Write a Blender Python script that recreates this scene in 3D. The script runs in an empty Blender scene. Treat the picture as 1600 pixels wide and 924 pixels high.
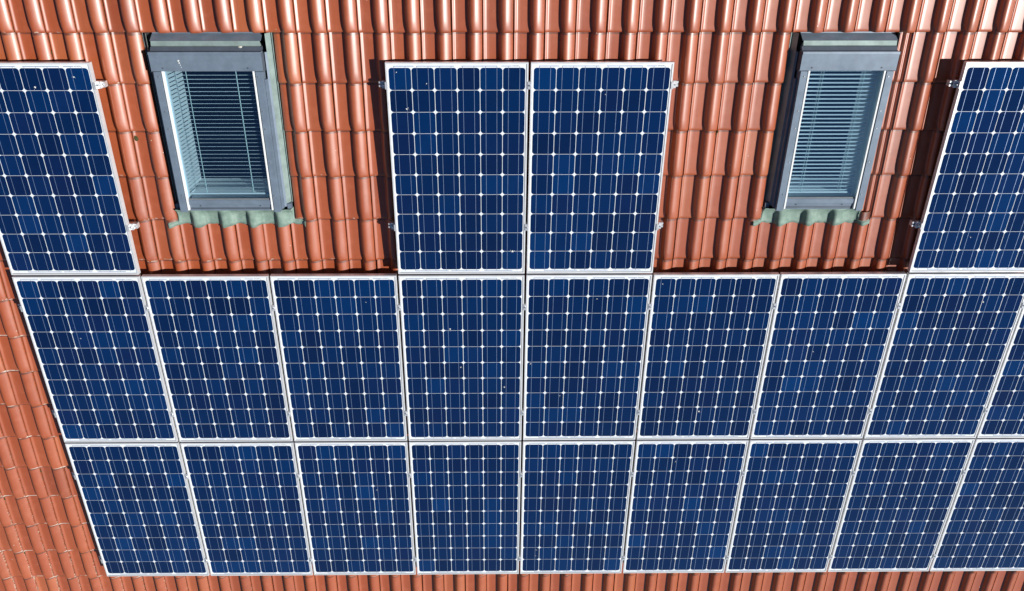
import bpy, bmesh, math, random
import numpy as np
from mathutils import Matrix, Vector

random.seed(7)
rng = np.random.default_rng(11)
scn = bpy.context.scene
COL = scn.collection

# ------------------------------------------------------------------ roof frame
# Roof coordinates: u along the eave (right), v up the slope, n out of the roof.
# n = 0 is the top face of the solar panels, the flat of the tiles is n = TZ.
PITCH = math.radians(30)
ORIGIN = Vector((0, 0, 6.0))
ca, sa = math.cos(PITCH), math.sin(PITCH)
RF = Matrix(((1, 0, 0, ORIGIN.x), (0, ca, -sa, ORIGIN.y), (0, sa, ca, ORIGIN.z), (0, 0, 0, 1)))
TZ = -0.147

# ------------------------------------------------------------------ camera
F, RX, RY, RZ = 1200.0, 0.459062, 0.0090297, -0.0012722
CX, CY = -23.69, -87.3
def rot(rx, ry, rz):
    return Matrix.Rotation(rz, 3, 'Z') @ Matrix.Rotation(rx, 3, 'X') @ Matrix.Rotation(ry, 3, 'Y')
cam_d = bpy.data.cameras.new('camera')
cam = bpy.data.objects.new('camera', cam_d)
COL.objects.link(cam)
cam.matrix_world = RF @ (Matrix.Translation((-0.77896, 3.76368, 5.29627)) @ rot(RX, RY, RZ).transposed().to_4x4())
cam_d.sensor_fit = 'HORIZONTAL'
cam_d.sensor_width = 36
cam_d.lens = F / 1600 * 36
cam_d.shift_x = -CX / 1600
cam_d.shift_y = CY / 1600
cam_d.clip_start = 0.05
cam_d.clip_end = 2000
scn.camera = cam

# ------------------------------------------------------------------ light
SUN_R = Vector((0.95, 0.07, 1.0)).normalized()
sun_dir = (RF.to_3x3() @ SUN_R).normalized()
w = bpy.data.worlds.new('World')
scn.world = w
w.use_nodes = True
wn = w.node_tree
sky = wn.nodes.new('ShaderNodeTexSky')
sky.sky_type = 'NISHITA'
sky.sun_disc = False
sky.sun_elevation = math.asin(sun_dir.z)
sky.sun_rotation = math.atan2(sun_dir.x, sun_dir.y)
sky.air_density = 0.75
sky.dust_density = 0.1
sky.ozone_density = 3.0
bg = wn.nodes['Background']
bg.inputs['Strength'].default_value = 0.05
wn.links.new(sky.outputs[0], bg.inputs[0])
sl = bpy.data.lights.new('sun', 'SUN')
sl.energy = 5.0
sl.angle = math.radians(0.5)
sl.color = (1.0, 0.97, 0.925)
so = bpy.data.objects.new('sun', sl)
COL.objects.link(so)
so.rotation_euler = sun_dir.to_track_quat('Z', 'Y').to_euler()
so.location = ORIGIN + sun_dir * 30
scn.view_settings.view_transform = 'Standard'
scn.view_settings.look = 'None'
scn.view_settings.gamma = 1
scn.view_settings.exposure = 0.14
scn.cycles.max_bounces = 8
scn.cycles.diffuse_bounces = 2
scn.cycles.transparent_max_bounces = 12
scn.cycles.use_denoising = True

# ------------------------------------------------------------------ helpers
def tag(o, label=None, cat=None, group=None, kind=None):
    if label: o['label'] = label
    if cat: o['category'] = cat
    if group: o['group'] = group
    if kind: o['kind'] = kind
    return o

def place(o, u, v, n, rz=0):
    o.matrix_world = RF @ Matrix.Translation((u, v, n)) @ Matrix.Rotation(rz, 4, 'Z')
    return o

def empty(name, u, v, n):
    o = bpy.data.objects.new(name, None)
    o.empty_display_size = 0.2
    COL.objects.link(o)
    return place(o, u, v, n)

class MB:
    """collects shapes, links them as one mesh object"""
    def __init__(s): s.v, s.f, s.a = [], [], []
    def add(s, vs, fs, a=0.0):
        k = len(s.v)
        s.v += [tuple(p) for p in vs]
        s.f += [tuple(i + k for i in f) for f in fs]
        s.a += [a] * len(vs)
    def box(s, x0, x1, y0, y1, z0, z1, a=0.0, bev=0.0):
        if bev:
            bm = bmesh.new()
            bmesh.ops.create_cube(bm, size=1, matrix=Matrix.Translation(((x0+x1)/2, (y0+y1)/2, (z0+z1)/2)) @ Matrix.Diagonal((x1-x0, y1-y0, z1-z0, 1)))
            bmesh.ops.bevel(bm, geom=bm.edges[:], offset=bev, segments=2, affect='EDGES')
            bm.verts.index_update()
            s.add([v.co[:] for v in bm.verts], [[v.index for v in f.verts] for f in bm.faces], a)
            bm.free()
            return s
        s.add([(x0,y0,z0),(x1,y0,z0),(x1,y1,z0),(x0,y1,z0),(x0,y0,z1),(x1,y0,z1),(x1,y1,z1),(x0,y1,z1)],
              [(0,3,2,1),(4,5,6,7),(0,1,5,4),(1,2,6,5),(2,3,7,6),(3,0,4,7)], a)
        return s
    def extrude_x(s, prof, x0, x1, a=0.0):
        """closed (y,z) profile, counter-clockwise seen from +x, extruded along x"""
        n = len(prof)
        vs = [(x0, y, z) for y, z in prof] + [(x1, y, z) for y, z in prof]
        fs = [(i, (i+1) % n, n + (i+1) % n, n + i)[::-1] for i in range(n)]
        s.add(vs, fs + [tuple(range(n))[::-1], tuple(range(n, 2*n))], a)
        return s
    def extrude_y(s, prof, y0, y1, a=0.0):
        n = len(prof)
        vs = [(x, y0, z) for x, z in prof] + [(x, y1, z) for x, z in prof]
        fs = [(i, (i+1) % n, n + (i+1) % n, n + i) for i in range(n)]
        s.add(vs, fs + [tuple(range(n))[::-1], tuple(range(n, 2*n))], a)
        return s
    def cyl(s, x, y, z0, z1, r, seg=12, r2=None, a=0.0):
        r2 = r if r2 is None else r2
        c = [(math.cos(2*math.pi*i/seg), math.sin(2*math.pi*i/seg)) for i in range(seg)]
        s.add([(x+r*p, y+r*q, z0) for p, q in c] + [(x+r2*p, y+r2*q, z1) for p, q in c],
              [(i, (i+1) % seg, seg + (i+1) % seg, seg + i) for i in range(seg)] + [tuple(range(seg))[::-1], tuple(range(seg, 2*seg))], a)
        return s
    def mesh(s, name, mat, smooth=False):
        me = bpy.data.meshes.new(name)
        me.from_pydata(s.v, [], s.f)
        if any(s.a):
            at = me.attributes.new('rnd', 'FLOAT', 'POINT')
            at.data.foreach_set('value', s.a)
        me.materials.append(mat)
        if smooth: me.polygons.foreach_set('use_smooth', [True] * len(me.polygons))
        bm = bmesh.new(); bm.from_mesh(me)
        bmesh.ops.recalc_face_normals(bm, faces=bm.faces[:]) if not smooth and all(len(f) <= 64 for f in s.f) and s.closed else None
        bm.to_mesh(me); bm.free()
        me.update()
        return me
    closed = True
    def build(s, name, mat, parent=None, smooth=False):
        o = bpy.data.objects.new(name, s.mesh(name, mat, smooth))
        COL.objects.link(o)
        if parent: o.parent = parent
        return o

def link_mesh(name, me, parent):
    o = bpy.data.objects.new(name, me)
    COL.objects.link(o)
    o.parent = parent
    return o

def copy_tree(o, parent=None):
    c = o.copy(); COL.objects.link(c)
    if parent: c.parent = parent; c.matrix_parent_inverse = o.matrix_parent_inverse
    for ch in list(o.children): copy_tree(ch, c)
    return c

# ------------------------------------------------------------------ materials
class M:
    def __init__(s, name, base=(.5,.5,.5), rough=.5, metal=0, spec=.5, coat=0, coat_rough=.05):
        s.m = bpy.data.materials.new(name); s.m.use_nodes = True
        s.t = s.m.node_tree; s.b = s.t.nodes['Principled BSDF']
        s.set('Base Color', (*base, 1)); s.set('Roughness', rough); s.set('Metallic', metal)
        s.set('Specular IOR Level', spec); s.set('Coat Weight', coat); s.set('Coat Roughness', coat_rough)
    def set(s, k, v): s.b.inputs[k].default_value = v
    def n(s, ty, **kw):
        nd = s.t.nodes.new(ty)
        for k, v in kw.items():
            if k.startswith('i_'): nd.inputs[k[2:].replace('_', ' ')].default_value = v
            else: setattr(nd, k, v)
        return nd
    def l(s, a, b): s.t.links.new(a, b)
    def coord(s, kind='Object'): return s.n('ShaderNodeTexCoord').outputs[kind]
    def noise(s, scale, detail=4, rough=.6, vec=None, dim='3D'):
        nd = s.n('ShaderNodeTexNoise', noise_dimensions=dim)
        nd.inputs['Scale'].default_value = scale; nd.inputs['Detail'].default_value = detail; nd.inputs['Roughness'].default_value = rough
        s.l(vec if vec is not None else s.coord(), nd.inputs['Vector'])
        return nd.outputs['Fac']
    def ramp(s, fac, stops):
        nd = s.n('ShaderNodeValToRGB')
        e = nd.color_ramp.elements
        while len(e) < len(stops): e.new(.5)
        for el, (p, c) in zip(e, stops):
            el.position = p; el.color = (*c, 1) if len(c) == 3 else c
        s.l(fac, nd.inputs['Fac']); return nd.outputs['Color']
    def mix(s, fac, a, b, mode='MIX'):
        nd = s.n('ShaderNodeMix', data_type='RGBA', blend_type=mode)
        for sock, val in ((nd.inputs['Factor'], fac), (nd.inputs[6], a), (nd.inputs[7], b)):
            if hasattr(val, 'is_linked'): s.l(val, sock)
            else: sock.default_value = (*val, 1) if isinstance(val, tuple) else val
        return nd.outputs[2]
    def math(s, op, a, b=0.0, clamp=False):
        nd = s.n('ShaderNodeMath', operation=op, use_clamp=clamp)
        for sock, val in ((nd.inputs[0], a), (nd.inputs[1], b)):
            if hasattr(val, 'is_linked'): s.l(val, sock)
            else: sock.default_value = val
        return nd.outputs[0]
    def maprange(s, x, a, b, c=0.0, d=1.0):
        nd = s.n('ShaderNodeMapRange', clamp=True)
        s.l(x, nd.inputs[0])
        for i, v in enumerate((a, b, c, d)): nd.inputs[i+1].default_value = v
        return nd.outputs[0]
    def attr(s, name):
        return s.n('ShaderNodeAttribute', attribute_name=name)
    def bump(s, h, strength=.2, dist=.01):
        nd = s.n('ShaderNodeBump'); nd.inputs['Strength'].default_value = strength; nd.inputs['Distance'].default_value = dist
        s.l(h, nd.inputs['Height']); s.l(nd.outputs[0], s.b.inputs['Normal'])

def speckled(name, base, rough, var=.15, scale=30, **kw):
    m = M(name, base, rough, **kw)
    f = m.noise(scale, 5)
    lo = tuple(c * (1 - var) for c in base); hi = tuple(min(1, c * (1 + var)) for c in base)
    m.l(m.ramp(f, [(.3, lo), (.7, hi)]), m.b.inputs['Base Color'])
    m.l(m.maprange(m.noise(scale * .4, 3), .3, .7, rough * .8, min(1, rough * 1.25)), m.b.inputs['Roughness'])
    return m.m

# clay tiles: attribute tuv = (s across the tile in m, t along it 0..1, random per tile)
def tile_material():
    m = M('glazed clay', (.5, .13, .06), .4)
    at = m.attr('tuv').outputs['Vector']
    sep = m.n('ShaderNodeSeparateXYZ'); m.l(at, sep.inputs[0])
    s_, t_, r_ = sep.outputs
    obj = m.coord()
    col = m.ramp(r_, [(0, (.27, .051, .011)), (.12, (.335, .062, .012)), (.45, (.365, .071, .015)), (.8, (.40, .085, .021)), (.93, (.36, .080, .020)), (1, (.45, .115, .032))])
    big = m.noise(.9, 3, .55, obj)
    col = m.mix(m.maprange(big, .35, .7, 0, .6), col, (.335, .072, .019))
    fine = m.noise(140, 4, .7, obj)
    col = m.mix(m.maprange(fine, .25, .8, 0, .28), col, (.26, .055, .024))
    cloud = m.noise(11, 4, .6, obj)
    col = m.mix(m.maprange(cloud, .5, .75, 0, .30), col, (.50, .14, .065))
    # grime in the seams beside the roll
    sd = m.math('MINIMUM', m.math('ABSOLUTE', s_), m.math('ABSOLUTE', m.math('SUBTRACT', s_, .2135)))
    seam = m.maprange(sd, .0, .006, 1, 0)
    seam = m.math('MULTIPLY', seam, m.maprange(m.noise(38, 5, .7, obj), .48, .6))
    col = m.mix(seam, col, (.075, .06, .035))
    ln = m.math('MULTIPLY', m.maprange(t_, .030, .050, 1, 0), m.maprange(m.noise(30, 5, .7, obj), .3, .5, .35, .9))  # dark line below each overlap: dirt plus contact shade painted into the colour
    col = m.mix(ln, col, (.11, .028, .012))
    # faint rain streaks running down the flats
    mp = m.n('ShaderNodeMapping'); mp.inputs['Scale'].default_value = (60, 2.2, 1); m.l(obj, mp.inputs['Vector'])
    stk = m.maprange(m.noise(1.0, 4, .6, mp.outputs['Vector']), .52, .75, 0, .28)
    col = m.mix(stk, col, (.20, .055, .026))
    # lime crust along the lower edges, growing towards the weathered lower left
    sx = m.n('ShaderNodeSeparateXYZ'); m.l(obj, sx.inputs[0])
    edge = m.maprange(t_, .955, .975)
    weather = m.math('ADD', m.math('MULTIPLY', sx.outputs[0], -.032), m.math('MULTIPLY', sx.outputs[1], -.05))
    thr = m.math('ADD', m.math('MULTIPLY', m.noise(24, 6, .75, obj), 1.0), weather)
    crust = m.math('MULTIPLY', edge, m.maprange(thr, .55, .65))
    low = m.maprange(m.noise(9, 3, .6, obj), .47, .56)
    crust = m.math('MULTIPLY', crust, low)
    col = m.mix(crust, col, (.72, .66, .57))
    seam2 = m.math('MULTIPLY', m.maprange(sd, .002, .010, 1, 0), m.maprange(m.math('ADD', m.noise(60, 6, .75, obj), weather), .80, .92))
    col = m.mix(seam2, col, (.66, .56, .46))
    # small pale specks
    vor = m.n('ShaderNodeTexVoronoi'); vor.inputs['Scale'].default_value = 11; m.l(obj, vor.inputs['Vector'])
    spk = m.math('MULTIPLY', m.maprange(vor.outputs['Distance'], .025, .045, 1, 0), m.maprange(m.noise(2.7, 2, .5, obj), .52, .6))
    col = m.mix(spk, col, (.75, .68, .6))
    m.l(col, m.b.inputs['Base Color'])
    dirty = m.math('MAXIMUM', m.math('MAXIMUM', crust, seam), seam2)
    rg = m.math('ADD', m.maprange(m.noise(6, 4, .6, obj), .3, .7, .52, .62), m.math('MULTIPLY', dirty, .4))
    wx = m.maprange(weather, .12, .30, 0, .16)
    m.l(m.math('ADD', rg, wx), m.b.inputs['Roughness'])
    m.set('Specular IOR Level', .5); m.set('Coat Weight', 1.0); m.set('Coat IOR', 1.64); m.l(m.math('ADD', m.maprange(m.noise(7, 4, .6, obj), .3, .7, .31, .39), m.math('MULTIPLY', wx, .3)), m.b.inputs['Coat Roughness'])
    m.bump(m.math('ADD', m.noise(55, 4, .6, obj), m.math('MULTIPLY', dirty, .8)), .12, .004)
    return m.m
MAT = {}
MAT['tile'] = tile_material()

def cell_material():
    m = M('silicon cell', (.006, .02, .09), .5, spec=0, coat=1.0, coat_rough=.03)
    oi = m.n('ShaderNodeObjectInfo')
    at = m.attr('rnd').outputs['Fac']
    wnz = m.n('ShaderNodeTexWhiteNoise', noise_dimensions='2D')
    cmb = m.n('ShaderNodeCombineXYZ'); m.l(at, cmb.inputs[0]); m.l(m.math('MULTIPLY', oi.outputs['Random'], 57.3), cmb.inputs[1])
    m.l(cmb.outputs[0], wnz.inputs['Vector'])
    sep = m.n('ShaderNodeSeparateColor'); m.l(wnz.outputs['Color'], sep.inputs[0])
    col = m.ramp(sep.outputs[0], [(0, (.0012, .0105, .050)), (.3, (.001, .0145, .068)), (.75, (.0007, .021, .095)), (1, (.0005, .032, .135))])
    col = m.mix(m.maprange(sep.outputs[1], .7, 1, 0, .5), col, (.005, .012, .065))
    col = m.mix(m.maprange(oi.outputs['Random'], 0, 1, .0, .30), col, (.0012, .0085, .040))
    obj = m.coord()
    col = m.mix(m.maprange(m.noise(45, 5, .7, obj), .35, .75, 0, .3), col, (.002, .018, .075))
    # a light film of dust, heavier near the lower edge of the module
    sx = m.n('ShaderNodeSeparateXYZ'); m.l(obj, sx.inputs[0])
    dust = m.math('MULTIPLY', m.noise(3.5, 5, .65, obj), m.maprange(sx.outputs[1], .8, -.83, .5, 1.0))
    col = m.mix(m.maprange(dust, .25, .8, 0, .008), col, (.35, .36, .38))
    m.l(col, m.b.inputs['Base Color'])
    m.l(m.maprange(m.noise(9, 4, .6, obj), .3, .7, .02, .05), m.b.inputs['Coat Roughness'])
    return m.m
MAT['cell'] = cell_material()
def back_material():
    m = M('white backsheet', (.82, .84, .84), .4, coat=1, coat_rough=.03)
    m.l(m.ramp(m.noise(30, 4), [(.3, (.74, .79, .83)), (.7, (.81, .85, .89))]), m.b.inputs['Base Color'])
    return m.m
MAT['backsheet'] = back_material()
MAT['ribbon'] = speckled('tinned ribbon', (.34, .45, .66), .35, .12, 60, metal=.55, coat=.6)
MAT['alu'] = speckled('anodised aluminium', (.80, .81, .82), .38, .05, 25, metal=.35)
MAT['alu_raw'] = speckled('raw aluminium', (.78, .79, .80), .33, .1, 40, metal=.6)
MAT['steel'] = speckled('stainless steel', (.55, .56, .58), .3, .1, 50, metal=.9)
MAT['lip_shadow_and_gasket'] = speckled('grey lip shadow and gasket', (.16, .17, .18), .7, .1, 40)  # window gasket, and the painted shadow line inside the panel frames
MAT['print'] = speckled('grey print', (.25, .27, .30), .6, .1, 40)
MAT['slate'] = speckled('slate grey painted aluminium', (.165, .215, .275), .42, .13, 14, metal=.15, spec=.5)
MAT['slate_dark'] = speckled('dark grey painted aluminium', (.085, .105, .135), .5, .12, 14, metal=.15)
MAT['zinc'] = speckled('weathered pale green flashing', (.26, .34, .32), .55, .2, 12, metal=.2)
def lead_material():
    m = M('crimped grey green apron', (.2, .27, .25), .65, metal=.1)
    obj = m.coord()
    wv = m.n('ShaderNodeTexWave', wave_type='BANDS', bands_direction='DIAGONAL'); wv.inputs['Scale'].default_value = 70; wv.inputs['Distortion'].default_value = 2.5
    m.l(obj, wv.inputs['Vector'])
    col = m.ramp(m.noise(16, 5, .65, obj), [(.3, (.14, .22, .18)), (.55, (.22, .31, .26)), (.75, (.31, .40, .34))])
    col = m.mix(m.maprange(wv.outputs['Fac'], 0, .6, .10, 0), col, (.12, .17, .16))
    m.l(col, m.b.inputs['Base Color'])
    m.bump(wv.outputs['Fac'], .25, .004)
    return m.m
MAT['lead'] = lead_material()
MAT['white'] = speckled('white lacquer', (.80, .81, .80), .4, .03, 20)
MAT['blind'] = speckled('blind slat lacquer', (.86, .88, .88), .35, .03, 20)
MAT['cord'] = speckled('blind cord', (.70, .80, .74), .6, .05, 60)
MAT['room'] = speckled('sky-tinted attic plaster', (.16, .38, .82), .8, .15, 4)  # strong blue stands in for the sky's reflection in the window glass
MAT['deck'] = speckled('roof underlay', (.03, .03, .032), .9, .2, 6)
MAT['plaster'] = speckled('wall render', (.55, .50, .42), .85, .06, 8)
MAT['zincgutter'] = speckled('zinc gutter', (.35, .37, .39), .4, .12, 10, metal=.6)
MAT['screw'] = speckled('screw head', (.5, .52, .54), .35, .1, 60, metal=.8)
MAT['dropping'] = speckled('bird dropping', (.72, .72, .68), .8, .2, 90)
def moss_material():
    m = M('moss', (.05, .05, .015), .95)
    m.l(m.ramp(m.noise(120, 5, .7), [(.3, (.02, .02, .008)), (.55, (.075, .07, .02)), (.8, (.15, .13, .045))]), m.b.inputs['Base Color'])
    m.bump(m.noise(200, 4), .8, .005)
    return m.m
MAT['moss'] = moss_material()
def lime_material():
    m = M('lime crust', (.6, .58, .5), .9)
    m.l(m.ramp(m.noise(150, 5, .7), [(.3, (.40, .36, .28)), (.6, (.66, .63, .56))]), m.b.inputs['Base Color'])
    return m.m
MAT['lichen'] = lime_material()
def glass_material():
    m = M('window glass', (1, 1, 1), .0)
    t = m.t
    tr = t.nodes.new('ShaderNodeBsdfTransparent'); tr.inputs[0].default_value = (.74, .92, 1.0, 1)
    gl = t.nodes.new('ShaderNodeBsdfGlossy'); gl.inputs['Roughness'].default_value = .02; gl.inputs['Color'].default_value = (.42, .74, 1, 1)
    lw = t.nodes.new('ShaderNodeLayerWeight'); lw.inputs['Blend'].default_value = .5
    fac = m.math('ADD', m.math('MULTIPLY', m.math('POWER', lw.outputs['Facing'], 4.0), .7), .26)
    mx = t.nodes.new('ShaderNodeMixShader')
    m.l(fac, mx.inputs[0]); m.l(tr.outputs[0], mx.inputs[1]); m.l(gl.outputs[0], mx.inputs[2])
    m.l(mx.outputs[0], t.nodes['Material Output'].inputs['Surface'])
    t.nodes.remove(m.b)
    return m.m
MAT['glass'] = glass_material()
def grass_material():
    m = M('lawn', (.06, .09, .03), .95)
    m.l(m.ramp(m.noise(.8, 6, .7), [(.3, (.04, .065, .02)), (.7, (.09, .12, .04))]), m.b.inputs['Base Color'])
    return m.m
MAT['grass'] = grass_material()

# ------------------------------------------------------------------ setting: ground
g = MB(); g.closed = False
g.add([(-700,-700,0),(700,-700,0),(700,700,0),(-700,700,0)], [(0,1,2,3)])
gr = g.build('ground', MAT['grass']); tag(gr, 'green lawn around the house', 'ground', kind='structure')

# ------------------------------------------------------------------ tiled roof
PU, PV = 0.2155, 0.3566
U0, V0 = -1.261, 2.689
K0, K1 = -30, 36          # tile columns
N0, N1 = -5, 19           # tile courses, course n ends at V0 - PV*n
VR = V0 - PV * (N0 - 1) - 0.03     # ridge
VE = V0 - PV * N1                  # eave
PROF = [(0.0, -18), (0.0024, 10.5), (0.0055, 11.6), (.0105, 9.4), (.0165, 5.6), (.0225, 2.0), (.0285, .2), (.05, -.4), (.08, -.4), (.100, 0),
        (.1075, .8), (.1115, 3.5), (.1145, 12), (.118, 22.5), (.1235, 32.5), (.131, 40.4), (.139, 44.6), (.147, 46), (.156, 45.2), (.164, 43.3),
        (.172, 40.2), (.180, 36.5), (.188, 32.2), (.196, 27.2), (.2045, 19.5), (.209, 14.8), (.2108, 12.4), (.2118, -18)]
# along the tile: t, roll taper, drop of the rounded lower edge (mm)
TS = [(-.16, 0, 0), (0.0, 0, 0), (.03, 0, 0), (.35, 0, 0), (.62, .0, 0), (.76, .12, 0), (.86, .38, 0), (.93, .68, 0), (.955, .80, .2), (.972, .92, 1.4), (.988, 1.05, 4.2), (1.0, 1.25, 9.0)]

LWIN, RWIN = (-3.13, -2.37), (1.40, 2.06)
def hole(k, n):
    return 1 <= n <= 4 and (-9 <= k <= -6 or 12 <= k <= 15)

def tile_mesh(name, holes=True, kr=(K0, K1), cuts=True):
    V, Fc, A = [], [], []
    count = 0
    prof = np.array(PROF); prof[:, 1] *= .001
    ts = np.array(TS)
    for n in range(N0, N1 + 1):
        for k in range(kr[0], kr[1] + 1):
            if holes and hole(k, n): continue
            p = prof
            if cuts and k == -5 and 1 <= n <= 4:
                p = np.vstack([[.043, -.02], prof[prof[:, 0] > .043]])
            if cuts and k == 16 and 1 <= n <= 4:
                # the bare interlocking ribs of the tile beside the right window
                ribs = np.array([(-.094, -25), (-.093, -3), (-.088, 3), (-.082, 4), (-.078, -7), (-.058, -8), (-.052, 2), (-.046, 6), (-.036, 6), (-.031, 1), (-.028, -8), (-.012, -8), (-.007, 2), (-.003, 3), (-.001, -6)], float)
                ribs[:, 1] *= .001
                p = np.vstack([ribs, prof])
            m = len(p)
            r = rng.random()
            du, dv, dz = rng.normal(0, .0013), rng.normal(0, .0012), rng.normal(0, .0010)
            tw = rng.normal(0, .0026)
            s = p[:, 0]; z = p[:, 1]
            roll = np.clip((z - .0) / .046, 0, 1) * (s > .1)
            left = np.clip((.16 - s) / .05, 0, 1) * (s > .098) * np.clip((s - .098) / .012, 0, 1)
            base = len(V)
            rows = []
            for t, nr, dr in ts:
                vv = V0 - PV * (n - 1) - PV * t
                zz = z - roll * .013 * max(0, nr - .3) * (z > 0) + .0185 * t
                edge = 0.0
                zz = zz - .001 * dr * (z > -.01)
                ss = s + left * .013 * nr
                rows.append(np.stack([ss, np.full(m, vv), zz, np.full(m, t)], 1))
            # front face
            fr = rows[-1].copy(); rows.append(fr.copy())
            fr2 = fr.copy(); fr2[:, 2] = np.maximum(fr[:, 2] - .014, -.03); fr2[:, 1] += .001
            rows.append(fr2)
            for row in rows:
                for a, b, c, t in row:
                    V.append((U0 + PU * k + a + du + tw * (t - .5) * PV, b + dv, TZ + c + dz))
                    A.append((a, t, r))
            nr_ = len(rows)
            for i in range(nr_ - 1):
                if i == nr_ - 3: continue
                for j in range(m - 1):
                    q = base + i * m + j
                    Fc.append((q, q + m, q + m + 1, q + 1))
            count += 1
    me = bpy.data.meshes.new(name)
    me.from_pydata(V, [], Fc)
    at = me.attributes.new('tuv', 'FLOAT_VECTOR', 'POINT')
    at.data.foreach_set('vector', np.array(A, np.float32).ravel())
    me.materials.append(MAT['tile'])
    me.polygons.foreach_set('use_smooth', [True] * len(me.polygons))
    me.update()
    return me

house = empty('house', 0, 0, 0)
house.matrix_world = Matrix.Translation((0, 0, 0))
tag(house, 'house roof of glossy orange clay pantiles, lime stained towards its lower edge', 'house')
INV = house.matrix_world.inverted()
roof = bpy.data.objects.new('roof', tile_mesh('roof'))
COL.objects.link(roof); roof.parent = house; roof.matrix_world = RF
# far slope behind the ridge
ridge_w = RF @ Vector((0, VR, TZ))
back = bpy.data.objects.new('roof', tile_mesh('roof_far_slope', holes=False, cuts=False, kr=(K0, K1)))
COL.objects.link(back); back.parent = house
back.matrix_world = Matrix.Translation((2 * (U0 + PU * (K0 + K1 + 1) / 2), 2 * ridge_w.y, 0)) @ Matrix.Rotation(math.pi, 4, 'Z') @ RF

# roof deck with two openings
UL, UR = U0 + PU * K0 + .05, U0 + PU * (K1 + 1) - .05
def deck_mesh(opens):
    xs = sorted({UL, UR, *[a for o in opens for a in o[:2]]}); ys = sorted({VE + .06, VR, *[a for o in opens for a in o[2:]]})
    mb = MB()
    z1, z0 = TZ - .035, TZ - .20
    def cut(a, b, c, d): return any(a >= o[0] - 1e-6 and b <= o[1] + 1e-6 and c >= o[2] - 1e-6 and d <= o[3] + 1e-6 for o in opens)
    for i in range(len(xs) - 1):
        for j in range(len(ys) - 1):
            if not cut(xs[i], xs[i+1], ys[j], ys[j+1]): mb.box(xs[i], xs[i+1], ys[j], ys[j+1], z0, z1)
    return mb
VB, VT = 1.36, 2.58
opens = [(a + .03, b - .03, VB + .05, VT - .05) for a, b in (LWIN, RWIN)]
dk = deck_mesh(opens); dk.closed = True
d = dk.build('roof_deck', MAT['deck'], roof)
d2 = deck_mesh([]).build('roof_deck', MAT['deck'], back)
# ridge cap
rc = MB(); rc.closed = False
ring = [(.13 * math.cos(a), .09 * math.sin(a)) for a in np.linspace(-.15, math.pi + .15, 11)]
for i in range(36):
    x0 = UL - .05 + i * .4; x1 = x0 + .43
    vs = [(x0, y * .94, z * .94) for y, z in ring] + [(x1, y, z) for y, z in ring]
    rc.add(vs, [(j, j + 1, 12 + j - 1, 11 + j) for j in range(10)])
rcap = rc.build('ridge_cap', MAT['tile'], house, smooth=True)
rcap.location = (0, ridge_w.y, ridge_w.z + .03)
# walls, gables, gutter (below the eaves)
e_w = RF @ Vector((0, VE + .35, TZ - .2))
y0, y1 = e_w.y, 2 * ridge_w.y - e_w.y
X0, X1 = UL + .3, UR - .3
wb = MB(); wb.box(X0, X1, y0, y0 + .3, 0, e_w.z - .02); wb.build('wall', MAT['plaster'], house)
wb = MB(); wb.box(X0, X1, y1 - .3, y1, 0, e_w.z - .02); wb.build('wall', MAT['plaster'], house)
rz_ = ridge_w.z - .28
for x in (X0, X1 - .3):
    wb = MB()
    pr = [(y0 + .302, 0), (y1 - .302, 0), (y1 - .302, e_w.z + .12), (ridge_w.y, rz_), (y0 + .302, e_w.z + .12)]
    wb.extrude_x(pr, x, x + .3).build('gable_wall', MAT['plaster'], house)
fl = MB(); fl.box(X0 + .302, X1 - .302, y0 + .302, y1 - .302, 3.1, 3.3); fl.build('attic_floor', MAT['room'], house)
gt = MB(); gt.closed = False
gp = RF @ Vector((0, VE, TZ))
pts = [(-.075 * math.cos(a), -.075 * math.sin(a)) for a in np.linspace(0, math.pi, 9)]
vs = [(x, gp.y - .05 + y, gp.z - .04 + z) for x in (UL, UR) for y, z in pts]
gt.add(vs, [(j, j + 1, 10 + j, 9 + j) for j in range(8)])
gt.build('gutter', MAT['zincgutter'], house, smooth=True)

# ------------------------------------------------------------------ solar panels
PX, PY = 1.00848, 1.679
PW, PL, PH = .992, 1.663, .036
pt = .159
def roundcell(cx, cy, w_, h_, c):
    hw, hh = w_ / 2, h_ / 2
    out = []
    for sx, sy, a0 in ((1, 1, 0), (-1, 1, 90), (-1, -1, 180), (1, -1, 270)):
        for a in (8, 32, 58, 82):
            t = math.radians(a0 + a)
            # chamfer with a slight roundness
            out.append((cx + sx * (hw - c) + c * math.cos(t) * 1.0, cy + sy * (hh - c) + c * math.sin(t) * 1.0))
    return out
fm = MB()
L = .0115  # visible lip of the frame
hw, hl = PW / 2, PL / 2
zl = 0.0
z_in = -.0035
for (a, b, c, dd) in ((-hw, hw, hl - L, hl), (-hw, hw, -hl, -hl + L), (-hw, -hw + L, -hl + L, hl - L), (hw - L, hw, -hl + L, hl - L)):
    fm.box(a, b, c, dd, -PH, 0)
me_frame = fm.mesh('frame', MAT['alu'])
bs = MB(); bs.box(-hw + L, hw - L, -hl + L, hl - L, z_in - .004, z_in)
me_back = bs.mesh('backsheet', MAT['backsheet'])
sm = MB()  # dark strips painting the frame lip's shadow, lower and right edge only
for (a, b, c, dd) in ((-hw + L, hw - L, -hl + L, -hl + L + .0032), (hw - L - .0032, hw - L, -hl + L + .0032, hl - L)):
    sm.box(a, b, c, dd, z_in + .0002, z_in + .0012)
me_lip_shadow = sm.mesh('lip_shadow_and_gasket', MAT['lip_shadow_and_gasket'])
cm = MB(); cm.closed = False
bb = MB(); bb.closed = False
def flat(mb, x0, x1, y0, y1, z, a=0.0): mb.add([(x0,y0,z),(x1,y0,z),(x1,y1,z),(x0,y1,z)], [(0,1,2,3)], a)
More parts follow.
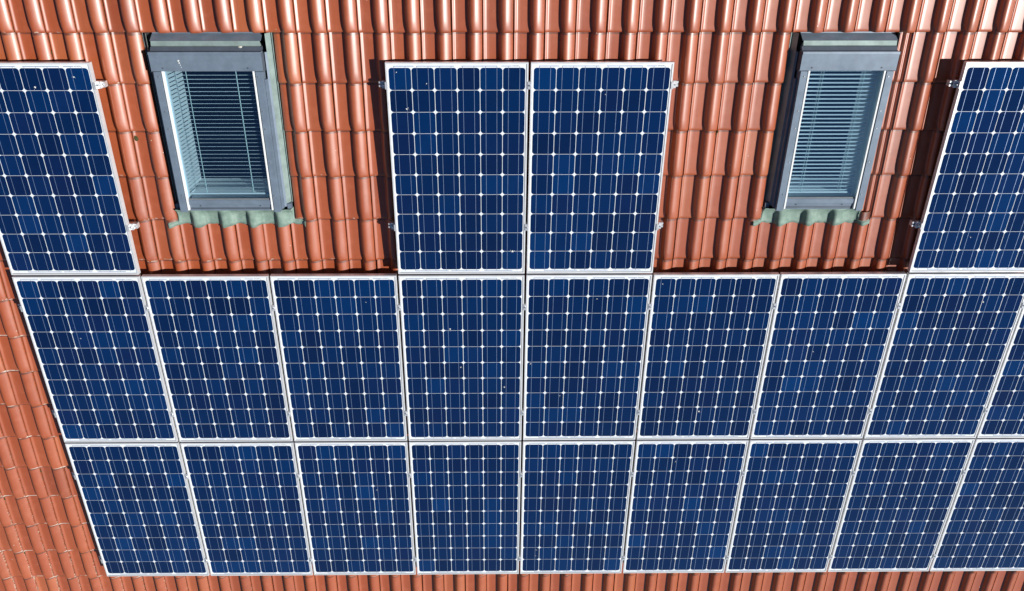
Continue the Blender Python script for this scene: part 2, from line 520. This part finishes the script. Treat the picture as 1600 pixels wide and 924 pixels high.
for i in range(6):
    for j in range(10):
        x, y = (i - 2.5) * pt, (4.5 - j) * pt
        cm.add([(p, q, z_in + .0006) for p, q in roundcell(x, y, .1557, .1571, .0215)], [tuple(range(16))], (i * 10 + j + 1) * .137)
    x = (i - 2.5) * pt
    for off in (-.039, .039):
        flat(bb, x + off - .0012, x + off + .0012, -5 * pt - .009, 5 * pt + .009, z_in + .0011)
for (x0, x1) in ((-.44, -.30), (-.28, -.02), (.03, .28), (.31, .38)):
    flat(bb, x0, x1, 5 * pt + .0085, 5 * pt + .0125, z_in + .0013)
for (x0, x1) in ((-.36, -.10), (-.08, .14), (.18, .40)):
    flat(bb, x0, x1, -5 * pt - .0125, -5 * pt - .0085, z_in + .0013)
me_cell = cm.mesh('solar_cells', MAT['cell'])
me_bus = bb.mesh('busbars', MAT['ribbon'])
lb = MB(); lb.closed = False
for q, (a, b) in enumerate(((0, .008), (.011, .016), (.019, .031), (.034, .040), (.043, .047))):
    flat(lb, .385 + a, .385 + b, .8035, .8085 + (q % 2) * .0015, z_in + .0013)
me_label = lb.mesh('serial_label', MAT['print'])

proto = empty('solar_panel', 0, 0, 0)
tag(proto, 'x', 'solar panel', 'framed solar panels mounted on the tiled roof')
for nm, me in (('frame', me_frame), ('backsheet', me_back), ('lip_shadow_and_gasket', me_lip_shadow), ('solar_cells', me_cell), ('serial_label', me_label)):
    link_mesh(nm, me, proto)
link_mesh('busbars', me_bus, [c for c in proto.children if c.name.startswith('solar_cells')][0])

ORD = ['first', 'second', 'third', 'fourth', 'fifth', 'sixth', 'seventh', 'eighth', 'ninth']
LAB = {}
LAB[(0, 0)] = 'blue solar panel in the upper row, left of the left roof window'
LAB[(0, 3)] = 'left one of the adjoining solar panel pair between the two roof windows'
LAB[(0, 4)] = 'right one of the adjoining solar panel pair between the two roof windows'
LAB[(0, 7)] = 'blue solar panel in the upper row, right of the right roof window'
for c in range(9):
    LAB[(1, c)] = 'blue solar panel in the middle row, %s from the left' % ORD[c]
    LAB[(2, c)] = 'blue solar panel in the lowest row, %s from the left' % ORD[c]
LAB[(1, 0)] = 'blue solar panel at the left end of the middle row, beside bare tiles'
LAB[(1, 8)] = 'narrow visible sliver of solar panel at the right end of the middle row'
LAB[(2, 0)] = 'blue solar panel at the left end of the lowest row, beside bare tiles'
LAB[(2, 8)] = 'blue solar panel at the right end of the lowest row, cut by the photo edge'
LAB[(1, 3)] = 'middle row solar panel directly below the left one of the upper pair'
LAB[(1, 4)] = 'middle row solar panel directly below the right one of the upper pair'
PAN = {}
first = True
for r, cols in ((0, (0, 3, 4, 7)), (1, range(9)), (2, range(9))):
    for c in cols:
        o = proto if first else copy_tree(proto)
        first = False
        place(o, (c - 4) * PX + rng.normal(0, .0008), (1 - r) * PY + rng.normal(0, .0008), 0, rng.normal(0, .0003))
        o['label'] = LAB[(r, c)]
        PAN[(r, c)] = o

# droppings and dirt flecks, at (i, j) cell coordinates of a panel
def splat(parent, x, y, r, streak=0.0):
    mb = MB(); mb.closed = False
    n_ = 11
    ring_ = []
    for i in range(n_):
        a = 2 * math.pi * i / n_
        rr = r * random.uniform(.55, 1.15)
        ring_.append((x + rr * math.cos(a), y + rr * math.sin(a) - (streak if math.sin(a) < -.6 else 0), z_in + .0018))
    mb.add([(x, y, z_in + .004)] + ring_, [(0, 1 + i, 1 + (i + 1) % n_) for i in range(n_)])
    for q in range(3):
        a = random.uniform(0, 6.28); d_ = r * random.uniform(1.4, 2.6); s_ = r * random.uniform(.12, .3)
        px_, py_ = x + d_ * math.cos(a), y + d_ * math.sin(a)
        mb.add([(px_ - s_, py_, z_in + .002), (px_, py_ - s_, z_in + .002), (px_ + s_, py_, z_in + .002), (px_, py_ + s_, z_in + .002)], [(0, 1, 2, 3)])
    mb.build('bird_dropping', MAT['dropping'], parent)
def at(cell_i, cell_j): return ((cell_i - 3) * pt, (5 - cell_j) * pt)
for key, i, j, r in (((0,3), .72, 1.85, .013), ((0,3), 5.5, 9.0, .016), ((0,3), .35, .2, .006), ((0,3), 1.65, .7, .006), ((0,4), 3.2, 1.2, .006),
                     ((1,3), 2.35, 2.9, .012), ((1,3), 2.85, 5.3, .011), ((1,3), 5.15, 6.6, .010), ((1,4), 3.45, 1.15, .007), ((1,4), .2, 5.1, .008), ((1,4), 1.8, 7.2, .006),
                     ((1,5), 3.1, 8.3, .012), ((1,5), .35, .3, .007), ((0,0), 5.3, .4, .010), ((0,0), 3.5, .85, .011), ((1,7), 4.05, 1.4, .011), ((1,6), 2.3, 4.4, .007),
                     ((0,7), 2.4, 8.3, .007), ((2,4), .8, 8.2, .008), ((2,4), .78, 8.7, .006), ((2,5), 2.2, 1.3, .008), ((1,0), 2.4, 3.4, .007), ((2,2), 4.2, 3.3, .007), ((2,7), 3.3, 4.2, .007), ((1,2), 4.5, 1.3, .006)):
    splat(PAN[key], *at(i, j), r * .62)

# ------------------------------------------------------------------ mounting rails with clamps
RT = -PH - .001
def rail(u0, u1, v, clamps, ends, hooks, label):
    o = empty('mounting_rail', (u0 + u1) / 2, v, RT - .04)
    tag(o, label, 'rail', 'aluminium rails holding the solar panels')
    c0 = (u0 + u1) / 2
    mb = MB()
    a, b = u0 - c0, u1 - c0
    pr = [(-.02, 0), (.02, 0), (.02, .04), (.006, .04), (.006, .028), (-.006, .028), (-.006, .04), (-.02, .04)]
    mb.extrude_x([(y, z) for y, z in pr], a, b).build('profile', MAT['alu_raw'], o)
    for u in clamps:
        x = u - c0
        m_ = MB(); m_.box(x - .0052, x + .0052, -.027, .027, .04, .078); m_.box(x - .013, x + .013, -.027, .027, .0785, .0815)
        q = m_.build('mid_clamp', MAT['alu_raw'], o)
        b_ = MB(); b_.cyl(x, 0, .0815, .0875, .0062, 6).build('bolt', MAT['steel'], q)
    for u, sd in ends:
        x = u - c0
        m_ = MB()
        pr_ = [(.002, .04), (.034, .04), (.034, .054), (.010, .054), (.010, .0815), (-.008, .0815), (-.008, .0785), (.002, .0785)]
        pr_ = [(x + sd * p, z) for p, z in pr_]
        if sd < 0: pr_ = pr_[::-1]
        m_.extrude_y(pr_[::-1], -.026, .026)
        q = m_.build('end_clamp', MAT['alu_raw'], o)
        b_ = MB(); b_.cyl(x + sd * .022, 0, .054, .064, .007, 6); b_.cyl(x + sd * .022, 0, .064, .074, .004, 8); b_.build('bolt', MAT['steel'], q)
    for u, down in hooks:
        x = u - c0
        m_ = MB(); zf = TZ - RT + .04
        m_.box(x - .016, x + .016, -.02 - down, .03, -.009, -.003); m_.box(x - .016, x + .016, .03, .036, zf + .01, -.003); m_.box(x - .016, x + .016, .036, .11, zf + .018, zf + .024)
        m_.build('roof_hook', MAT['steel'], o)
def gapu(c): return (c + .5 - 4) * PX
EL = lambda c: (c - 4) * PX - PW / 2
ER = lambda c: (c - 4) * PX + PW / 2
for v, nm in ((2.349, 'upper'), (1.250, 'lower')):
    rail(EL(0) - .058, ER(0) + .058, v, [], [(EL(0), -1), (ER(0), 1)], [(-3.9, 0)], '%s rail end and clamp, right of the panel beside the left roof window' % nm)
    rail(EL(3) - .058, ER(4) + .052, v, [gapu(3)], [(EL(3), -1), (ER(4), 1)], [(-1.1, 0), (-.1, 0)], '%s aluminium rail under the panel pair between the roof windows' % nm)
    rail(EL(7) - .058, ER(7) + .055, v, [], [(EL(7), -1), (ER(7), 1)], [(2.9, 0)], '%s rail end and clamp, left of the panel beside the right roof window' % nm)
for v, lab in ((.540, 'upper aluminium rail under the middle row of solar panels'), (-.527, 'lower aluminium rail under the middle row of solar panels'),
               (-1.233, 'upper aluminium rail under the lowest row of solar panels'), (-2.299, 'lower aluminium rail under the lowest row of solar panels')):
    rail(EL(0) - .05, ER(8) + .05, v, [gapu(c) for c in range(8)], [(EL(0), -1), (ER(8), 1)], [(-4.2 + 1.0775 * i, 0) for i in range(9)], lab)

# ------------------------------------------------------------------ roof windows
def tile_z(u, drop=0.0):
    """height of the tile surface across the roof at u, near the top of a course"""
    s = (u - U0) % PU
    return float(np.interp(s, [p[0] for p in PROF[1:-1]], [p[1] for p in PROF[1:-1]])) * .001

def roof_window(u0, u1, label, gutters, slat_tilt):
    uc, vc = (u0 + u1) / 2, (VB + VT) / 2
    o = empty('roof_window', uc, vc, TZ)
    tag(o, label, 'roof window', 'skylights set into the tiled roof')
    W, H = (u1 - u0) / 2, (VT - VB) / 2
    ct = .107                      # height of the covers above the tile flat
    sw = .052                      # width of the side covers
    # curb
    cb = MB()
    for q in ((-W + .004, -W + .045, -H + .02, H - .02), (W - .045, W - .004, -H + .02, H - .02), (-W + .045, W - .045, -H + .02, -H + .07), (-W + .045, W - .045, H - .08, H - .02)):
        cb.box(*q, -.20, ct - .022)
    fr = cb.build('frame', MAT['slate_dark'], o)
    # hood over the head of the sash
    top = H - .005
    hb = MB()
    hb.extrude_x([(top, .06), (top, ct + .006), (top - .018, ct + .010), (top - .021, ct + .003), (top - .132, ct + .001), (top - .136, ct - .004), (top - .136, ct - .02), (top - .1, .06)], -W - .008, W + .008)
    hd = hb.build('top_cover', MAT['slate'], o)
    sk = MB()
    for x in (-W + .075, W - .095): sk.cyl(x, top - .112, ct - .002, ct + .0045, .006, 8)
    sk.build('screw', MAT['slate_dark'], hd)
    sd_ = MB()
    for s in (-1, 1): sd_.box(s * (W + .0095) - .0015, s * (W + .0095) + .0015, top - .14, top - .012, .05, ct - .002)
    sd_.build('end_cap', MAT['slate_dark'], hd)
    # side covers
    for s in (-1, 1):
        mb = MB()
        a, b = sorted((s * W, s * (W - sw)))
        mb.box(a, b, -H + .004, top - .138, .03, ct, bev=.003)
        # lower outer step
        a2, b2 = sorted((s * (W + .002), s * (W + .016)))
        mb.box(a2, b2, -H + .02, top - .2, .02, ct - .03)
        c = mb.build('side_cover', MAT['slate'], o)
        mb = MB()
        for v in (.43, .18, .05, -.21, -.47): mb.cyl(s * (W - .033), v, ct - .001, ct + .0035, .0052, 8)
        mb.build('screw', MAT['screw'], c)
    # foot cover in two steps
    mb = MB()
    fw = W - sw - .002
    mb.extrude_x([(-H + .10, ct - .03), (-H + .10, ct - .017), (-H + .092, ct - .012), (-H + .062, ct - .012), (-H + .058, ct - .018), (-H + .036, ct - .020), (-H + .032, ct - .028), (-H + .004, ct - .034), (-H, .03), (-H + .05, .03)][::-1], -fw, fw)
    fc = mb.build('bottom_cover', MAT['slate'], o)
    mb = MB()
    for x in (-fw + .10, fw - .10): mb.cyl(x, -H + .05, ct - .021, ct - .0145, .005, 8)
    mb.build('screw', MAT['slate_dark'], fc)
    # sash: white beads beside the glass, glass, gasket
    sx = W - sw
    for s in (-1, 1):
        mb = MB()
        a, b = sorted((s * (sx - .004), s * (sx - .018)))
        mb.box(a, b, -H + .018, top - .12, ct - .030, ct - .0035, bev=.002)
        mb.build('glazing_bead', MAT['white'], o)
    gl = MB(); gl.closed = False; gl.add([(-sx + .012, -H + .085, ct - .028), (sx - .012, -H + .085, ct - .028), (sx - .012, top - .10, ct - .028), (-sx + .012, top - .10, ct - .028)], [(0, 1, 2, 3)])
    gl.build('glass', MAT['glass'], o)
    gk = MB()
    gx = sx - .021
    gk.box(-gx, gx, -H + .1002, -H + .110, ct - .0255, ct - .018)
    gk.build('gasket', MAT['lip_shadow_and_gasket'], o)
    # sash lining and reveal
    ln = MB(); ln.closed = False
    lx, ly0, ly1, zt, zb = sx - .012, -H + .085, top - .06, ct - .0325, -.24
    fx, fy0, fy1 = lx + .0, ly0 - .0, ly1 + .05
    tops = [(-lx, ly0, zt), (lx, ly0, zt), (lx, ly1, zt), (-lx, ly1, zt)]
    bots = [(-fx, fy0 + .06, zb), (fx, fy0 + .06, zb), (fx, fy1, zb), (-fx, fy1, zb)]
    ln.add(tops + bots, [(0, 1, 5, 4), (1, 2, 6, 5), (2, 3, 7, 6), (3, 0, 4, 7)])
    ln.build('reveal_lining', MAT['white'], o)
    # venetian blind under the glass
    bx = sx - .034
    zc = ct - .062
    y_hi, y_lo = top - .135, -H + .135
    sl_ = MB()
    n_ = 32
    for i in range(n_):
        y = y_lo + .018 + (y_hi - y_lo - .03) * i / (n_ - 1)
        # slat lies edge-on to the camera, a little curved
        pr = []
        tilt = math.radians(slat_tilt + random.uniform(-2.5, 2.5))
        for q in np.linspace(-.0075, .0075, 5):
            yy = q * math.sin(tilt) + .0012 * (1 - (q / .0075) ** 2); zz = q * math.cos(tilt)
            pr.append((y + yy, zc + zz))
        back_ = [(a - .0011, b) for a, b in pr][::-1]
        dx = random.uniform(-.002, .002)
        sl_.extrude_x((pr + back_), -bx + dx, bx + dx)
    bl = sl_.build('blind', MAT['blind'], o)
    for s in (-1, 1):
        cd = MB(); x = s * bx * .60
        for off in (-.0095, .0095): cd.box(x - .0012 + off * .5, x + .0012 + off * .5, y_lo, y_hi, zc + off - .0012, zc + off + .0012)
        cd.build('ladder_cord', MAT['cord'], bl)
    br = MB(); br.box(-bx, bx, y_lo - .006, y_lo + .006, zc - .008, zc + .008, bev=.002); br.build('bottom_rail', MAT['white'], bl)
    hr = MB(); hr.box(-bx, bx, y_hi, y_hi + .022, zc - .012, zc + .012, bev=.002); hr.build('head_rail', MAT['white'], bl)
    # head flashing
    gL, gR = gutters                # tile edges beside the window, in roof u
    a, b = gL - uc, gR - uc
    hf = MB()
    hf.extrude_x([(H + .20, -.024), (H + .20, -.021), (H + .100, -.006), (H + .062, .056), (H + .058, .052), (H + .098, -.010)], -W - .002, W + .002)
    flash = hf.build('head_flashing', MAT['slate'], o)
    rb = MB()
    rb.extrude_x([(H + .060, .0585), (H + .030, .066), (H + .024, .062), (H + .022, .03), (H + .026, .03), (H + .056, .0555)], -W + .004, W - .004)
    rb.build('fold', MAT['zinc'], flash)
    rb = MB()
    rb.extrude_x([(H + .0215, .060), (H - .004, .078), (H - .004, .03), (H + .0215, .03)], -W - .004, W + .004)
    rb.build('upstand', MAT['slate_dark'], flash)  # dark grey paints in the shade of the recess between fold and hood
    # side gutters: ledge, sloping pale strip, upstand against the tiles
    for s, edge in ((-1, a), (1, b)):
        mb = MB()
        x0 = s * (W + .0165); x1 = edge - s * .006
        wd = abs(x1 - x0)
        xa, xb = x0, x0 + s * wd * .28
        p_ = [(xa, .046), (xb, .040), (xb, .034), (xa, .034)]
        if s > 0: p_ = p_[::-1]
        mb.extrude_y(p_, -H + .022, H - .02)
        ob = mb.build('side_flashing', MAT['slate'], o)
        mb = MB()
        xc = x0 + s * wd * .82
        p_ = [(xb, .0395), (xc, -.005), (xc, -.012), (xb, .033)]
        if s > 0: p_ = p_[::-1]
        mb.extrude_y(p_, -H + .045, H + .106)
        mb.build('gutter_strip', MAT['zinc'], ob)
        mb = MB()
        xd = xc + s * wd * .10
        p_ = [(xc, -.0125), (xd, -.0125), (xd + s * .002, .004), (xd + s * .006, .004), (xd + s * .006, -.017), (xc, -.017)]
        if s > 0: p_ = p_[::-1]
        mb.extrude_y(p_, -H + .045, H + .106)
        mb.build('gutter_rim', MAT['zinc'], ob)
        mb = MB()
        q0, q1 = sorted((xb + s * .002, xd))
        mb.box(q0, q1, -H - .002, -H + .044, .0, .041, bev=.002)
        mb.build('end_plate', MAT['slate'], ob)
    # apron dressed over the tiles below the window
    ap = MB(); ap.closed = False
    aL, aR = a - .065, b + (.085 if b < .46 else .06)
    us = np.arange(aL, aR + 1e-6, .006)
    vs_ = [-H + .002, -H - .018, -H - .04, -H - .065, -H - .09, -H - .115, -H - .137]
    nv = len(vs_)
    for u in us:
        uu = uc + u
        tz = tile_z(uu)
        sm_ = np.mean([tile_z(uu + dd) for dd in np.linspace(-.022, .022, 9)])
        for i, v in enumerate(vs_):
            f = i / (nv - 1)
            inside = (a + .004 < u < b - .004)
            hi = .062 if inside else .035
            zlow = max(tz, .55 * tz + .45 * sm_) + (.011 if inside else .014) + .0185 * (-(v + vc - (V0 - 4 * PV)) / PV)
            e = min(1, f * 2.2) ** .7 if inside else 1
            zz = hi * (1 - e) + zlow * e
            if not inside and v + vc > V0 - 4 * PV - .004: zz = -.012
            vv = v + (-.010 * (sm_ / .042) + .004 * math.sin(u * 31 + 1.3) + .003 * math.sin(u * 77) if i == nv - 1 else 0)
            ap.v.append((u, vv, zz)); ap.a.append(0.0)
    for i in range(len(us) - 1):
        for j in range(nv - 1):
            q = i * nv + j
            ap.f.append((q, q + 1, q + nv + 1, q + nv))
    apo = ap.build('apron', MAT['lead'], o, smooth=True)
    so_ = apo.modifiers.new('thickness', 'SOLIDIFY'); so_.thickness = .004; so_.offset = -1
    return o

WL = roof_window(*LWIN, 'wider grey roof window with thin open blind slats, its inner left side sunlit', (U0 - 9 * PU, U0 - 5 * PU + .043), 26)
WR = roof_window(*RWIN, 'narrower grey roof window with pale blind slats, dark shaded gutter along its left', (U0 + 12 * PU, U0 + 16 * PU - .094), 52)

# lichen patch and splashes on the left window's hood
mb = MB(); mb.closed = False
def patch(mb, x, y, z, r, n_=13, h=.003):
    ring_ = []
    for i in range(n_):
        a = 2 * math.pi * i / n_; rr = r * random.uniform(.7, 1.15)
        ring_.append((x + rr * math.cos(a), y + rr * math.sin(a), z))
    mid = [(x + (p[0] - x) * .6, y + (p[1] - y) * .6, z + h) for p in ring_]
    mb.add(ring_ + mid + [(x, y, z + h * 1.1)], [(i, (i + 1) % n_, n_ + (i + 1) % n_, n_ + i) for i in range(n_)] + [(n_ + i, n_ + (i + 1) % n_, 2 * n_) for i in range(n_)])

# ------------------------------------------------------------------ moss in the tile seams
ms = MB(); ms.closed = False
def tuft(u, v, r, stretch=1.0, n_=9):
    z = TZ + tile_z(u)
    for q in range(max(1, int(stretch * 2))):
        uu = u + random.uniform(-.2, .2) * r; vv = v + (q - stretch) * r * .7
        ring_, top_ = [], []
        for i in range(n_):
            a = 2 * math.pi * i / n_; rr = r * random.uniform(.6, 1.1) * random.choice((1, .8))
            x_, y_ = uu + rr * .62 * math.cos(a), vv + rr * math.sin(a)
            ring_.append((x_, y_, z - .004)); top_.append((uu + (x_ - uu) * .6, vv + (y_ - vv) * .6, z + r * random.uniform(.35, .6)))
        ms.add(ring_ + top_ + [(uu, vv, z + r * .6)], [(i, (i + 1) % n_, n_ + (i + 1) % n_, n_ + i) for i in range(n_)] + [(n_ + i, n_ + (i + 1) % n_, 2 * n_) for i in range(n_)])
for u, v, r, s in ((-3.838, 2.559, .014, 1), (-3.407, 2.451, .010, 1), (1.112, 2.401, .014, 1), (.67, 2.181, .013, 1), (.898, 1.963, .018, 1), (-3.385, 1.84, .008, 1),
                   (.895, 1.60, .011, 1), (1.105, 1.55, .009, 1), (.89, 1.33, .012, 1), (-1.045, 2.49, .008, 2), (-1.05, 2.40, .007, 2), (-3.84, 2.80, .007, 1), (2.62, 2.05, .013, 1), (2.61, 1.98, .010, 1), (2.83, 2.35, .012, 1),
                   (-4.93, -1.28, .014, 1), (-5.12, -1.85, .010, 2), (-5.33, -1.62, .012, 1), (-5.15, -2.1, .012, 1), (-5.36, -2.33, .014, 1), (-5.14, -2.56, .011, 2), (-4.70, -2.33, .013, 1), (-4.72, -2.0, .009, 2), (-4.93, -2.25, .010, 1), (-1.06, 1.0, .008, 1), (-2.12, 1.02, .008, 1)):
    k = round((u - U0) / PU)
    tuft(U0 + k * PU + .001, v, r * 1.15, s)
mo = ms.build('moss', MAT['moss'], None)
place(mo, 0, 0, 0)
tag(mo, 'small dark moss tufts growing in the seams between tiles', 'moss', kind='stuff')
lc = MB(); lc.closed = False
zf = TZ + tile_z(U0 - 10 * PU + .012)
patch(lc, U0 - 10 * PU + .022, 1.921, zf + .001, .024, 15, .004)
lo = lc.build('lichen', MAT['moss'], None, smooth=True)
place(lo, 0, 0, 0)
tag(lo, 'round olive lichen spot on a tile left of the left roof window', 'lichen')
lc = MB(); lc.closed = False
patch(lc, .235, .605, .062, .034, 17, .004); patch(lc, .262, .60, .063, .02, 11, .004)
lc.build('lichen_patch', MAT['lichen'], WL)
lc = MB(); lc.closed = False
for x, y, r in ((-.188, .545, .007), (-.185, .53, .006), (-.18, .515, .004), (-.176, .50, .003)): patch(lc, x, y, .1095, r, 9, .001)
lc.build('bird_dropping', MAT['dropping'], WL)
